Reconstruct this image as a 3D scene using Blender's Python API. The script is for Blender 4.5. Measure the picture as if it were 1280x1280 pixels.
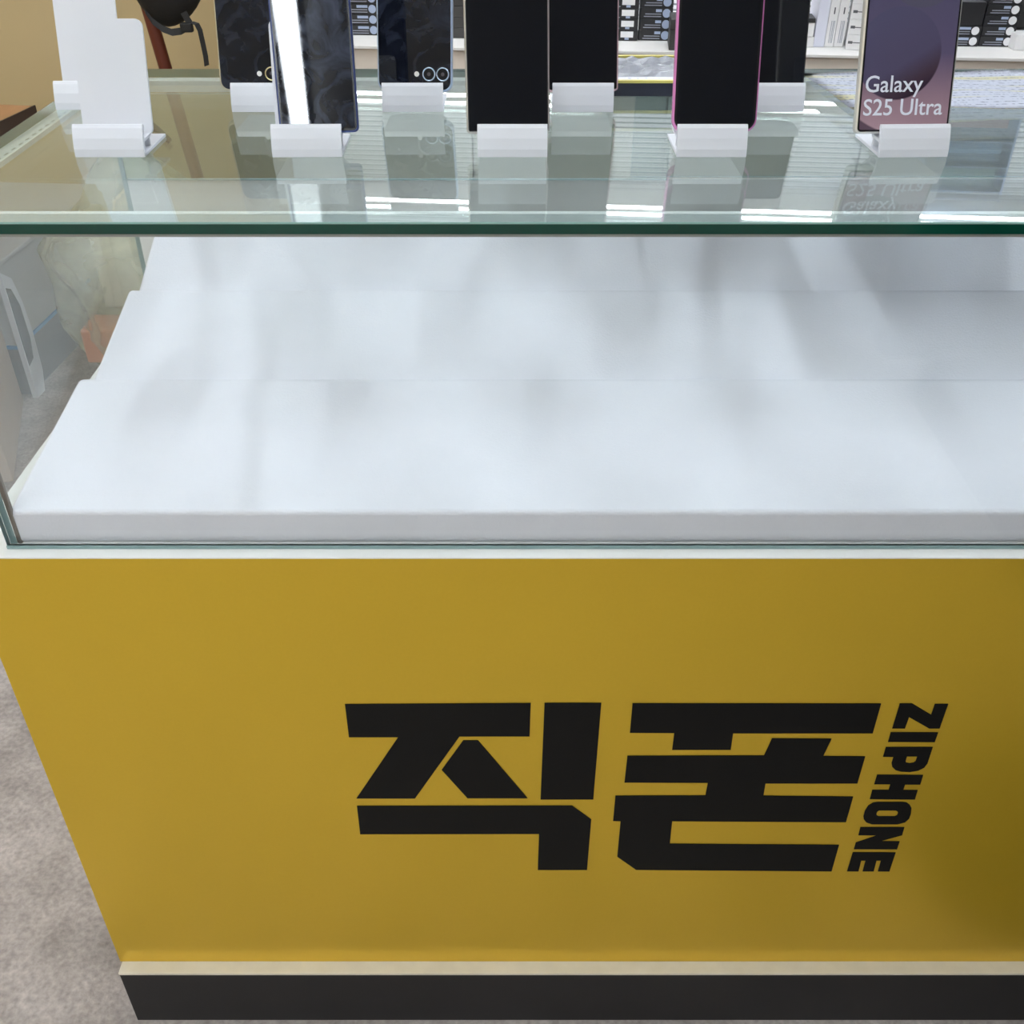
import bpy, bmesh, math, random
from mathutils import Vector, Matrix
random.seed(4)
R = math.radians
for o in list(bpy.data.objects): bpy.data.objects.remove(o)
sc = bpy.context.scene
COL = sc.collection

# ------------------------------------------------------------------ camera
F, TH, CZ = 1270.0, R(35.2), 1.2758
cam = bpy.data.objects.new('camera', bpy.data.cameras.new('camera'))
COL.objects.link(cam)
cam.location = (0, 0, CZ)
cam.rotation_euler = (R(90) - TH, 0, 0)
cam.data.sensor_width = 36; cam.data.lens = 36 * F / 1280; cam.data.clip_start = .02
sc.camera = cam
# ------------------------------------------------------------------ world, exposure
w = bpy.data.worlds.new('world'); sc.world = w; w.use_nodes = True
w.node_tree.nodes['Background'].inputs[0].default_value = (.8, .9, 1, 1)
w.node_tree.nodes['Background'].inputs[1].default_value = .05
sc.view_settings.view_transform = 'Standard'; sc.view_settings.look = 'None'
sc.view_settings.gamma = 1; sc.view_settings.use_curve_mapping = False
sc.view_settings.exposure = 0.88
try:
    sc.cycles.transparent_max_bounces = 24
except Exception: pass
LAMP = 21.0            # emission of the ceiling tubes

# pixel of the photograph -> point on a plane of the place
def ray(px, py):
    fw = Vector((0, math.cos(TH), -math.sin(TH))); up = Vector((0, math.sin(TH), math.cos(TH)))
    return fw + Vector((1, 0, 0)) * ((px - 640) / F) - up * ((py - 640) / F)
def onz(px, py, z): d = ray(px, py); return Vector((0, 0, CZ)) + d * ((z - CZ) / d.z)
def ony(px, py, y): d = ray(px, py); return Vector((0, 0, CZ)) + d * (y / d.y)

# ------------------------------------------------------------------ materials
def nodes(name):
    m = bpy.data.materials.new(name); m.use_nodes = True
    t = m.node_tree; return m, t, t.nodes, t.links, t.nodes['Principled BSDF']
def mat(name, col, rough=.5, metal=0, spec=.5, var=0, scale=30, bump=0, bscale=200, coat=0, stretch=None):
    m, t, N, L, p = nodes(name)
    p.inputs['Roughness'].default_value = rough; p.inputs['Metallic'].default_value = metal
    p.inputs['Specular IOR Level'].default_value = spec; p.inputs['Coat Weight'].default_value = coat
    p.inputs['Base Color'].default_value = (*col, 1)
    if var or bump:
        tc = N.new('ShaderNodeTexCoord'); src = tc.outputs['Object']
        if stretch:
            mp = N.new('ShaderNodeMapping'); mp.inputs['Scale'].default_value = stretch; L.new(src, mp.inputs[0]); src = mp.outputs[0]
    if var:
        n = N.new('ShaderNodeTexNoise'); n.inputs['Scale'].default_value = scale; n.inputs['Detail'].default_value = 6
        L.new(src, n.inputs['Vector'])
        r = N.new('ShaderNodeMixRGB'); r.inputs[1].default_value = tuple(c * (1 - var) for c in col) + (1,)
        r.inputs[2].default_value = tuple(min(1, c * (1 + var)) for c in col) + (1,)
        L.new(n.outputs['Fac'], r.inputs[0]); L.new(r.outputs[0], p.inputs['Base Color'])
    if bump:
        n2 = N.new('ShaderNodeTexNoise'); n2.inputs['Scale'].default_value = bscale; n2.inputs['Detail'].default_value = 4
        L.new(src, n2.inputs['Vector'])
        b = N.new('ShaderNodeBump'); b.inputs['Strength'].default_value = bump; b.inputs['Distance'].default_value = .002
        L.new(n2.outputs['Fac'], b.inputs['Height']); L.new(b.outputs[0], p.inputs['Normal'])
    return m
def emit(name, col, s):
    m, t, N, L, p = nodes(name)
    p.inputs['Base Color'].default_value = (*col, 1); p.inputs['Emission Color'].default_value = (*col, 1)
    p.inputs['Emission Strength'].default_value = s; return m
def glass(name, tint, dust=0, rough=0.0):
    """clear pane: tinted transmission plus a Schlick mirror reflection, and a little dust"""
    m, t, N, L, p = nodes(name); N.remove(p); out = N['Material Output']
    lw = N.new('ShaderNodeLayerWeight'); lw.inputs[0].default_value = .5
    pw = N.new('ShaderNodeMath'); pw.operation = 'POWER'; pw.inputs[1].default_value = 5; L.new(lw.outputs['Facing'], pw.inputs[0])
    ma = N.new('ShaderNodeMath'); ma.operation = 'MULTIPLY_ADD'; ma.inputs[1].default_value = .96; ma.inputs[2].default_value = .04
    L.new(pw.outputs[0], ma.inputs[0])
    tr = N.new('ShaderNodeBsdfTransparent'); tr.inputs[0].default_value = (*tint, 1)
    gl = N.new('ShaderNodeBsdfGlossy'); gl.inputs['Roughness'].default_value = rough; gl.inputs[0].default_value = (.95, 1, .98, 1)
    mx = N.new('ShaderNodeMixShader'); L.new(ma.outputs[0], mx.inputs[0]); L.new(tr.outputs[0], mx.inputs[1]); L.new(gl.outputs[0], mx.inputs[2])
    res = mx
    if dust:
        tc = N.new('ShaderNodeTexCoord')
        n = N.new('ShaderNodeTexNoise'); n.inputs['Scale'].default_value = 900; n.inputs['Detail'].default_value = 2; L.new(tc.outputs['Object'], n.inputs['Vector'])
        r = N.new('ShaderNodeValToRGB'); r.color_ramp.elements[0].position = .67; r.color_ramp.elements[1].position = .74; L.new(n.outputs['Fac'], r.inputs[0])
        n3 = N.new('ShaderNodeTexNoise'); n3.inputs['Scale'].default_value = 9; L.new(tc.outputs['Object'], n3.inputs['Vector'])
        mu = N.new('ShaderNodeMath'); mu.operation = 'MULTIPLY'; L.new(r.outputs[0], mu.inputs[0]); L.new(n3.outputs['Fac'], mu.inputs[1])
        m2 = N.new('ShaderNodeMath'); m2.operation = 'MULTIPLY_ADD'; m2.inputs[1].default_value = dust; m2.inputs[2].default_value = dust * .02; L.new(mu.outputs[0], m2.inputs[0])
        df = N.new('ShaderNodeBsdfDiffuse'); df.inputs[0].default_value = (.8, .82, .8, 1)
        mx2 = N.new('ShaderNodeMixShader'); L.new(m2.outputs[0], mx2.inputs[0]); L.new(mx.outputs[0], mx2.inputs[1]); L.new(df.outputs[0], mx2.inputs[2]); res = mx2
    L.new(res.outputs[0], out.inputs[0]); return m
def frosted(name, col, trans=.3, rough=.35):
    m, t, N, L, p = nodes(name); out = N['Material Output']
    p.inputs['Base Color'].default_value = (*col, 1); p.inputs['Roughness'].default_value = rough
    tl = N.new('ShaderNodeBsdfTranslucent'); tl.inputs[0].default_value = (*col, 1)
    mx = N.new('ShaderNodeMixShader'); mx.inputs[0].default_value = trans
    L.new(p.outputs[0], mx.inputs[1]); L.new(tl.outputs[0], mx.inputs[2]); L.new(mx.outputs[0], out.inputs[0]); return m

M = {}
M['yellow'] = mat('yellow_panel', (.74, .485, .037), .28, metal=.50, spec=.5, var=.03, scale=300)
M['black_vinyl'] = mat('black_vinyl', (.004, .004, .004), .5, spec=.2)
M['white_lam'] = mat('white_laminate', (.80, .80, .78), .4, var=.04, scale=20)
M['cream_strip'] = mat('cream_strip', (.70, .66, .56), .5, var=.12, scale=40)
M['plinth'] = mat('charcoal_plinth', (.010, .0095, .011), .55, var=.25, scale=25)
M['cabinet_side'] = mat('cabinet_side', (.5, .5, .48), .5)
M['fabric'] = mat('white_fabric', (.765, .75, .805), .85, spec=.2, var=.035, scale=14, bump=.25, bscale=420)
M['alu'] = mat('brushed_aluminium', (.48, .51, .50), .35, metal=.3)
M['seal'] = mat('pale_seal', (.64, .63, .56), .5, var=.2, scale=180, stretch=(.3, 1, 1))
M['edge'] = mat('green_glass_edge', (.003, .055, .037), .12, spec=.6, var=.35, scale=12, stretch=(1, .1, .1))
M['edge_highlight'] = mat('painted_edge_highlight', (.30, .50, .45), .15)  # pale colour painting the highlight along the top front edge
M['glass_top'] = glass('glass_top', (.945, .978, .975), dust=.65)
M['glass'] = glass('glass_clear', (.975, .985, .985), dust=.05)
M['dash'] = mat('seal_dash', (.20, .20, .17), .6)
M['teal_gasket'] = mat('teal_gasket', (.22, .33, .33), .3)
M['acrylic'] = frosted('frosted_acrylic', (.83, .84, .88), .3)
M['screen'] = mat('black_glass', (.004, .005, .008), .06, spec=.28)
M['bezel'] = mat('bezel_black', (.003, .003, .004), .2)

# ------------------------------------------------------------------ mesh helpers
class MB:
    def __init__(s): s.bm = bmesh.new()
    def box(s, x0, x1, y0, y1, z0, z1, bev=0, seg=2):
        r = bmesh.ops.create_cube(s.bm, size=1); vs = r['verts']
        for v in vs:
            v.co = Vector(((x0 + x1) / 2 + v.co.x * (x1 - x0), (y0 + y1) / 2 + v.co.y * (y1 - y0), (z0 + z1) / 2 + v.co.z * (z1 - z0)))
        if bev:
            es = list({e for v in vs for e in v.link_edges})
            bmesh.ops.bevel(s.bm, geom=es, offset=bev, segments=seg, affect='EDGES', profile=.5)
        return s
    def prism(s, pts, axis, a, b):
        """polygon of 2D points extruded along an axis from a to b. axis 'x': pts are (y,z); 'y': (x,z); 'z': (x,y)"""
        def P(p, t): return {'x': (t, p[0], p[1]), 'y': (p[0], t, p[1]), 'z': (p[0], p[1], t)}[axis]
        va = [s.bm.verts.new(P(p, a)) for p in pts]; vb = [s.bm.verts.new(P(p, b)) for p in pts]
        n = len(pts); s.bm.faces.new(va); s.bm.faces.new(vb[::-1])
        for i in range(n): s.bm.faces.new((va[i], vb[i], vb[(i + 1) % n], va[(i + 1) % n]))
        bmesh.ops.recalc_face_normals(s.bm, faces=s.bm.faces[:]); return s
    def loops(s, rings, cap=True):
        vr = [[s.bm.verts.new(p) for p in r] for r in rings]; n = len(rings[0])
        for a, b in zip(vr, vr[1:]):
            for i in range(n): s.bm.faces.new((a[i], a[(i + 1) % n], b[(i + 1) % n], b[i]))
        if cap: s.bm.faces.new(vr[0][::-1]); s.bm.faces.new(vr[-1])
        bmesh.ops.recalc_face_normals(s.bm, faces=s.bm.faces[:]); return s
    def tube(s, pts, rad, n=8):
        pts = [Vector(p) for p in pts]; rings = []
        rad = rad if isinstance(rad, (list, tuple)) else [rad] * len(pts)
        for i, p in enumerate(pts):
            d = (pts[min(i + 1, len(pts) - 1)] - pts[max(i - 1, 0)]).normalized()
            u = d.cross(Vector((0, 0, 1)) if abs(d.z) < .9 else Vector((1, 0, 0))).normalized(); v = d.cross(u)
            rings.append([p + (u * math.cos(2 * math.pi * k / n) + v * math.sin(2 * math.pi * k / n)) * rad[i] for k in range(n)])
        return s.loops(rings)
    def ribbon(s, pts, width_vec, th):
        """flat strap: pts path, width vector per strap, thickness"""
        pts = [Vector(p) for p in pts]; wv = Vector(width_vec); rings = []
        for i, p in enumerate(pts):
            d = (pts[min(i + 1, len(pts) - 1)] - pts[max(i - 1, 0)]).normalized()
            nn = d.cross(wv).normalized() * th / 2
            rings.append([p - wv / 2 - nn, p + wv / 2 - nn, p + wv / 2 + nn, p - wv / 2 + nn])
        return s.loops(rings)
    def build(s, name, m, parent=None, smooth=False):
        me = bpy.data.meshes.new(name); s.bm.to_mesh(me); s.bm.free()
        for x in (m if isinstance(m, list) else [m]): me.materials.append(x)
        if smooth:
            for p in me.polygons: p.use_smooth = True
        o = bpy.data.objects.new(name, me); COL.objects.link(o)
        if parent: o.parent = parent
        return o
def box(name, m, b, parent=None, bev=0, seg=2): return MB().box(*b, bev=bev, seg=seg).build(name, m, parent)
def tag(o, label=None, cat=None, group=None, kind=None):
    if label: o['label'] = label
    if cat: o['category'] = cat
    if group: o['group'] = group
    if kind: o['kind'] = kind
    return o
def thing(name, label, cat, loc=(0, 0, 0), rz=0, group=None):
    o = bpy.data.objects.new(name, None); o.empty_display_size = .05; COL.objects.link(o)
    o.location = loc; o.rotation_euler = (0, 0, rz); return tag(o, label, cat, group)
def struct(name, m, b): return tag(box(name, m, b), kind='structure')
def flat(name, polys, m, parent, mtx, depth=.0003):
    """flat lettering: list of closed 2D outlines (holes included) -> thin mesh"""
    c = bpy.data.curves.new(name, 'CURVE'); c.dimensions = '2D'; c.fill_mode = 'BOTH'; c.extrude = depth
    for poly in polys:
        sp = c.splines.new('POLY'); sp.points.add(len(poly) - 1); sp.use_cyclic_u = True
        for q, p in zip(sp.points, poly): q.co = (p[0], p[1], 0, 1)
    return curve_mesh(name, c, m, parent, mtx)
def curve_mesh(name, c, m, parent, mtx):
    t = bpy.data.objects.new(name + '_c', c); COL.objects.link(t)
    dg = bpy.context.evaluated_depsgraph_get(); dg.update()
    me = bpy.data.meshes.new_from_object(t.evaluated_get(dg)); bpy.data.objects.remove(t); bpy.data.curves.remove(c)
    me.name = name; me.transform(mtx); me.materials.clear(); me.materials.append(m)
    o = bpy.data.objects.new(name, me); COL.objects.link(o); o.parent = parent; return o
def rrect(wd, x0, z0, z1, r, n=6):
    """rounded rectangle outline centred on x0"""
    out = []; a, b = x0 - wd / 2, x0 + wd / 2
    for cx, cz, s in ((b - r, z0 + r, -90), (b - r, z1 - r, 0), (a + r, z1 - r, 90), (a + r, z0 + r, 180)):
        for k in range(n + 1):
            t = R(s + 90 * k / n); out.append((cx + r * math.cos(t), cz + r * math.sin(t)))
    return out

# ================================================================== SETTING
def floor_mat():
    m, t, N, L, p = nodes('floor_stone_vinyl'); tc = N.new('ShaderNodeTexCoord')
    n = N.new('ShaderNodeTexNoise'); n.inputs['Scale'].default_value = 7; n.inputs['Detail'].default_value = 10; n.inputs['Roughness'].default_value = .68; L.new(tc.outputs['Object'], n.inputs['Vector'])
    r = N.new('ShaderNodeValToRGB'); e = r.color_ramp.elements
    e[0].position = .32; e[0].color = (.23, .20, .185, 1); e[1].position = .66; e[1].color = (.50, .45, .425, 1); L.new(n.outputs['Fac'], r.inputs[0])
    n2 = N.new('ShaderNodeTexNoise'); n2.inputs['Scale'].default_value = 130; n2.inputs['Detail'].default_value = 6; L.new(tc.outputs['Object'], n2.inputs['Vector'])
    mx = N.new('ShaderNodeMixRGB'); mx.blend_type = 'OVERLAY'; mx.inputs[0].default_value = .55; L.new(r.outputs[0], mx.inputs[1]); L.new(n2.outputs['Fac'], mx.inputs[2])
    L.new(mx.outputs[0], p.inputs['Base Color']); p.inputs['Roughness'].default_value = .6
    b = N.new('ShaderNodeBump'); b.inputs['Strength'].default_value = .5; b.inputs['Distance'].default_value = .003; L.new(n2.outputs['Fac'], b.inputs['Height']); L.new(b.outputs[0], p.inputs['Normal'])
    return m
M['floor'] = floor_mat()
M['beige'] = mat('beige_wall_paint', (.68, .53, .29), .7, var=.05, scale=3)
M['ceiling'] = mat('ceiling_white', (.78, .78, .76), .8, var=.03, scale=4)
M['wall_w'] = mat('offwhite_wall', (.74, .72, .69), .7, var=.03, scale=4)
struct('floor', M['floor'], (-3, 3, -4.2, 3.6, -.05, 0))
struct('ceiling', M['ceiling'], (-3, 3, -4.2, 3.6, 2.6, 2.65))
struct('wall_back', M['beige'], (-3, 3, 3.4, 3.45, 0, 2.6))
struct('wall_left', M['beige'], (-3.05, -3, -4.2, 3.4, 0, 2.6))
M['wall_d'] = mat('charcoal_wall', (.09, .09, .095), .6, var=.05, scale=4)
struct('wall_right', M['wall_d'], (3, 3.05, -4.2, 3.4, 0, 2.6))
struct('wall_front', M['wall_w'], (-3, 3, -4.25, -4.2, 0, 2.6))

# unseen ceiling lamps placed for light and reflections: linear tubes running front to back
M['lamp_house'] = mat('lamp_housing', (.8, .8, .8), .5)
M['tube'] = emit('lamp_diffuser', (.88, .945, 1.0), LAMP)
def batten(x, y0, y1, label):
    t = thing('ceiling_lamp', label, 'lamp', (x, (y0 + y1) / 2, 2.6), group='unseen linear ceiling lamps')
    l = (y1 - y0) / 2
    box('housing', M['lamp_house'], (-.05, .05, -l, l, -.03, 0), t, .004)
    box('diffuser', M['tube'], (-.042, .042, -l + .01, l - .01, -.045, -.0302), t, .006)
LAMP_LABEL = 'unseen white linear lamp placed on the ceiling for light and reflections'
for x, y0, y1 in ((-.29, -3.7, -1.9), (-.29, -1.6, -.1), (-1.25, -1.6, -.1), (-2.2, -3.7, -1.9), (-2.2, -1.6, -.1), (1.1, .5, 1.5), (-.29, .6, 1.7), (-1.7, 1.0, 2.5), (.4, 1.3, 2.0)):
    batten(x, y0, y1, LAMP_LABEL)

# ================================================================== SHOWCASE COUNTER
G = CZ - .2424                      # top of the glass
PY = .70                            # front of the yellow panel
XL, XR = -.480, .790                # cabinet sides
z_led, z_bot = CZ - .5424, CZ - 1.1682
PLY = .6851
GY = .7138                          # front glass
GX0, GX1 = -.4445, .755
YB = 1.165                          # rear of the case
cnt = thing('showcase_counter', 'yellow-fronted shop counter with a glass display case on top', 'counter', (0, 0, 0))
box('cabinet_body', M['cabinet_side'], (XL, XR, PY + .0041, YB + .01, z_bot, z_led - .012), cnt)
pan = box('front_panel', M['yellow'], (XL, XR, PY, PY + .0039, z_bot + .0005, z_led - .0012), cnt)
pan['label'] = 'satin yellow front panel with black lettering'
box('side_panel', M['yellow'], (XL - .0005, XL, PY + .001, YB + .01, z_bot, z_led - .012), cnt)
box('ledge_board', M['white_lam'], (XL, XR, PY + .0040, YB + .012, z_led - .0119, z_led), cnt)
box('ledge_edge', M['white_lam'], (XL, XR, PY - .0003, PY + .0039, z_led - .0011, z_led), cnt)
box('plinth_cap', M['cream_strip'], (XL + .002, XR, PLY - .0005, PY + .03, z_bot - .004, z_bot - .0002), cnt, .0005)
box('plinth', M['plinth'], (XL + .003, XR - .01, PLY, YB, 0, z_bot - .0045), cnt)
# lettering traced on the panel plane
def zA(p): return (400 + .3125 * p[0], 840 + .3125 * p[1])
def zB(p): return (740 + .375 * p[0], 840 + .375 * p[1])
def z1(p): return (1050 + .1171875 * p[0], 870 + .1171875 * p[1])
def z2(p): return (1050 + .1171875 * p[0], 980 + .1171875 * p[1])
def topanel(poly, zf):
    out = []
    for p in poly:
        q = ony(*zf(p), PY); out.append((q.x, q.z))
    return out
LM = Matrix.Translation((0, PY - .0005, 0)) @ Matrix.Rotation(R(90), 4, 'X')
flat('korean_syllable', [topanel(p, zA) for p in (
    [(100,127),(843,123),(838,256),(558,256),(380,504),(146,504),(313,259),(116,259)],
    [(573,272),(632,272),(830,503),(590,503),(487,390)],
    [(898,122),(1125,122),(1093,508),(882,508)],
    [(148,534),(1008,533),(1085,588),(1068,790),(871,790),(876,646),(161,647)])], M['black_vinyl'], pan, LM)
flat('korean_syllable', [topanel(p, zB) for p in (
    [(135,103),(963,104),(935,203),(470,203),(462,258),(267,258),(274,202),(126,201)],
    [(118,278),(573,277),(600,220),(798,221),(770,279),(910,280),(884,370),(578,370),(571,411),(870,414),(846,499),(267,496),(259,571),
     (823,575),(798,663),(147,658),(84,614),(95,496),(70,495),(78,411),(378,410),(386,368),(108,367)])], M['black_vinyl'], pan, LM)
for polys, zf in (
    ([[(637,76),(767,76),(970,196),(1010,80),(1152,80),(1060,342),(950,342),(735,220),(690,342),(555,342)]], z1),
    ([[(540,382),(1045,384),(1008,487),(510,485)]], z1),
    ([[(488,540),(988,540),(930,715),(895,760),(830,792),(740,806),(650,802),(590,785),(555,750),(548,710),(568,645),(457,643)],
      [(712,640),(822,640),(805,690),(785,706),(740,714),(705,706),(697,690)]], z1),
    ([[(395,835),(885,838),(853,940),(692,940),(672,998),(827,999),(797,1099),(316,1095),(343,997),(517,997),(535,937),(363,937)]], z1),
    ([[(400,188),(670,188),(710,194),(742,217),(760,250),(755,310),(735,365),(690,405),(610,425),(340,425),(280,405),(252,372),(248,340),(265,280),(300,225),(350,195)],
      [(415,277),(590,277),(610,286),(617,302),(608,328),(585,340),(410,340),(390,329),(387,310),(396,289)]], z2),
    ([[(217,455),(685,456),(660,542),(428,605),(634,608),(606,692),(146,690),(168,620),(395,543),(195,541)]], z2),
    ([[(135,724),(592,726),(525,928),(403,927),(435,812),(388,812),(357,927),(240,927),(270,812),(225,812),(195,927),(73,926)]], z2)):
    flat('letter', [topanel(p, zf) for p in polys], M['black_vinyl'], pan, LM)

# glass case
TE = .6927                          # front edge of the glass top
TH_G = .0085
top = thing_top = None
def glass_slab(name, x0, x1, y0, y1, z0, z1, m, medge, parent, bev=.0006):
    mb = MB(); mb.box(x0, x1, y0, y1, z0, z1)
    o = mb.build(name, [m, medge], parent)
    for p in o.data.polygons:
        big = abs(p.normal.z) > .9 if (z1 - z0) < .02 else (abs(p.normal.y) > .9 if (y1 - y0) < .02 else abs(p.normal.x) > .9)
        p.material_index = 0 if big else 1
    return o
tp = glass_slab('glass_top', GX0, GX1, TE, YB + .012, G - TH_G, G, M['glass_top'], M['edge'], cnt)
tp['label'] = 'thick glass top with a dark green polished edge'
box('bevel_highlight', M['edge_highlight'], (GX0, GX1, TE - .0004, TE, G - .0012, G + .0002), tp)
gt = G - TH_G
glass_slab('front_glass', GX0, GX1, GY, GY + .006, z_led, gt - .0045, M['glass'], M['teal_gasket'], cnt)
glass_slab('side_glass', GX0, GX0 + .006, GY + .0065, YB, z_led, gt - .0045, M['glass'], M['teal_gasket'], cnt)
glass_slab('side_glass', GX1 - .006, GX1, GY + .0065, YB, z_led, gt - .0045, M['glass'], M['teal_gasket'], cnt)
box('front_rail', M['alu'], (GX0, GX1, TE + .006, .7355, gt - .0044, gt - .0002), cnt, .0006)
box('rail_lip', M['white_lam'], (GX0, GX1, .7357, .7415, gt - .0036, gt - .0002), cnt)
box('side_rail', M['seal'], (GX0, GX0 + .016, GY + .0290, YB - .0045, gt - .0044, gt - .0002), cnt)
box('side_rail', M['seal'], (GX1 - .016, GX1, GY + .0290, YB - .0045, gt - .0044, gt - .0002), cnt)
mb = MB()
for k in range(26): mb.box(GX0 + .0105, GX0 + .0125, .76 + k * .0155, .767 + k * .0155, gt - .0002, gt - .00005)
mb.build('seal_dashes', M['dash'], cnt)['kind'] = 'stuff'
box('rear_rail', M['white_lam'], (GX0, GX1, YB - .004, YB + .012, gt - .012, gt - .0002), cnt, .0006)
box('bottom_gasket', M['teal_gasket'], (GX0, GX1, GY - .0015, GY - .0001, z_led, z_led + .003), cnt)
M['dark_metal'] = mat('dull_dark_metal', (.22, .19, .16), .35, metal=.8)
box('corner_post', M['dark_metal'], (GX0 + .0062, GX0 + .0105, GY + .0062, GY + .0105, z_led, gt - .0046), cnt, .001)
box('rear_board', M['white_lam'], (GX0 + .007, GX1 - .007, YB - .004, YB, z_led, CZ - .3565), cnt)

M['door_dark_tint'] = glass('rear_door_dark_tint', (.78, .86, .87), dust=.08)  # unseen rear doors, added with a tint that darkens the view through
xm = (GX0 + GX1) / 2
for a, b, y in ((GX0 + .0065, xm + .02, YB - .0095), (xm - .02, GX1 - .0065, YB + .0015)):
    glass_slab('added_rear_door', a, b, y, y + .0045, CZ - .356, gt - .0125, M['door_dark_tint'], M['teal_gasket'], cnt)

# ================================================================== DISPLAY RISER (three sloping fabric-covered tiers)
zf = z_led + .0005
rs = thing('display_riser', 'white fabric-covered three-tier sloping riser inside the glass case', 'display riser', (0, 0, 0))
def tier(xa, xb, x1, prof):
    """xa: left side at the front, xb: left side at the rear"""
    mb = MB(); pts = [(y, CZ - d if d else zf) for y, d in prof]
    y0, y1 = min(p[0] for p in pts), max(p[0] for p in pts)
    lo = [(xa + (xb - xa) * (y - y0) / (y1 - y0), y, z) for y, z in pts]
    mb.loops([lo, [(x1, y, z) for y, z in pts]])
    bmesh.ops.bevel(mb.bm, geom=mb.bm.edges[:], offset=.004, segments=3, affect='EDGES', profile=.5)
    o = mb.build('tier', M['fabric'], rs)
    for p in o.data.polygons: p.use_smooth = p.area < .004
    return o
RXR = .735
tier(-.4382, -.4335, RXR, [(.7207, 0), (.7207, .508), (.7440, .5047), (.905, .477), (.914, .481), (.914, 0)])
tier(-.4275, -.4215, RXR - .006, [(.9145, 0), (.9145, .489), (1.053, .4445), (1.060, .449), (1.060, 0)])
tier(-.4180, -.4080, RXR - .012, [(1.0605, 0), (1.0605, .456), (1.146, .402), (1.1530, .406), (1.1530, 0)])

# ================================================================== PHONE STANDS
TILT = R(17)
YF, YR_ = .847, .992
def make_stand(name, label, x, y, rz=0, wd=.057, group=None, ph=.0985):
    t = thing(name, label, 'phone stand', (x, y, G + .0003), rz, group)
    h = wd / 2; th = .0026
    box('base_plate', M['acrylic'], (-h, h, .0008, .062, 0, th), t, .0004)
    # lip: rises from the base front, leans back, rolled top
    pr = [(0, 0), (.0005, .006), (.003, .014), (.0062, .0215), (.0082, .0238), (.0104, .0236), (.0108, .0215), (.0088, .0175), (.0060, .0115), (.0040, .006), (.0036, 0)]
    MB().prism(pr, 'x', -h, h).build('lip', M['acrylic'], t)
    box('ledge', M['acrylic'], (-h * .92, h * .92, .0062, .0305, .0088, .0112), t, .0004)
    box('riser_leg', M['acrylic'], (-h * .92, h * .92, .0240, .0266, .0026, .0087), t)
    mb = MB(); mb.prism(rrect(wd + .001, 0, 0, ph - .010, .006), 'y', 0, th)
    o = mb.build('back_plate', M['acrylic'], t); o.location = (0, .0285, .0100); o.rotation_euler = (-TILT, 0, 0)
    return t
def phone(name, label, x, y, wd, ht, rc, frame, screen, bez=.0018, rz=0, side=.0, thick=.0080, group=None, flat_edge=True, sc_r=None):
    """phone leaning in a stand. local axes: x width, z height, front faces -y"""
    t = thing(name, label, 'phone', (x, y + (.0190 if rz else .0205), G + .0146), 0, group)
    t.rotation_euler = (-TILT, 0, rz)
    c = .0011 if flat_edge else .0022
    def ring(ins, yy): return [(px, yy, pz) for px, pz in rrect(wd - 2 * ins, 0, ins, ht - ins, max(rc - ins, .0008), 8)]
    mid = [] if flat_edge else [ring(c * .3, c * .3)]
    b = MB().loops([ring(c, 0)] + mid + [ring(0, c), ring(0, thick - c), ring(c, thick)]).build('frame', frame, t)
    for p in b.data.polygons: p.use_smooth = False
    MB().prism([(px, pz) for px, pz in rrect(wd - 2 * c - .0006, 0, c + .0003, ht - c - .0003, max(rc - c, .001), 8)], 'y', -.0004, -.00005).build('bezel', M['bezel'], t)
    s = MB().prism([(px, pz) for px, pz in rrect(wd - 2 * (c + bez), 0, c + bez, ht - c - bez, sc_r or max(rc - c - bez, .001), 8)], 'y', -.0006, -.00041).build('screen', screen, t)
    return t
def metal(name, col, rough=.28, me=.8): return mat(name, col, rough, metal=me)
def smudged(name, base, blue, k):
    """black phone glass with finger smears"""
    m, t, N, L, p = nodes(name); tc = N.new('ShaderNodeTexCoord')
    n = N.new('ShaderNodeTexNoise'); n.inputs['Scale'].default_value = 42; n.inputs['Detail'].default_value = 8; n.inputs['Distortion'].default_value = 1.6; L.new(tc.outputs['Object'], n.inputs['Vector'])
    r = N.new('ShaderNodeValToRGB'); e = r.color_ramp.elements; e[0].position = .42; e[0].color = (*base, 1); e[1].position = .82; e[1].color = (*blue, 1)
    L.new(n.outputs['Fac'], r.inputs[0]); L.new(r.outputs[0], p.inputs['Base Color'])
    r2 = N.new('ShaderNodeMapRange'); r2.inputs[1].default_value = .4; r2.inputs[2].default_value = .8; r2.inputs[3].default_value = .012; r2.inputs[4].default_value = .012 + k
    L.new(n.outputs['Fac'], r2.inputs[0]); L.new(r2.outputs[0], p.inputs['Roughness']); return m
M['smudge'] = smudged('smudged_black_glass', (.004, .005, .009), (.060, .078, .13), .03)
M['smudge2'] = smudged('lightly_smudged_glass', (.004, .005, .008), (.030, .036, .056), .03)

# empty stands
make_stand('phone_stand', 'empty frosted white phone stand on the front row of the glass', -.3288, YF)
make_stand('phone_stand', 'empty frosted white phone stand standing behind the other empty stand', -.4006, YR_ + .008)
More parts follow.
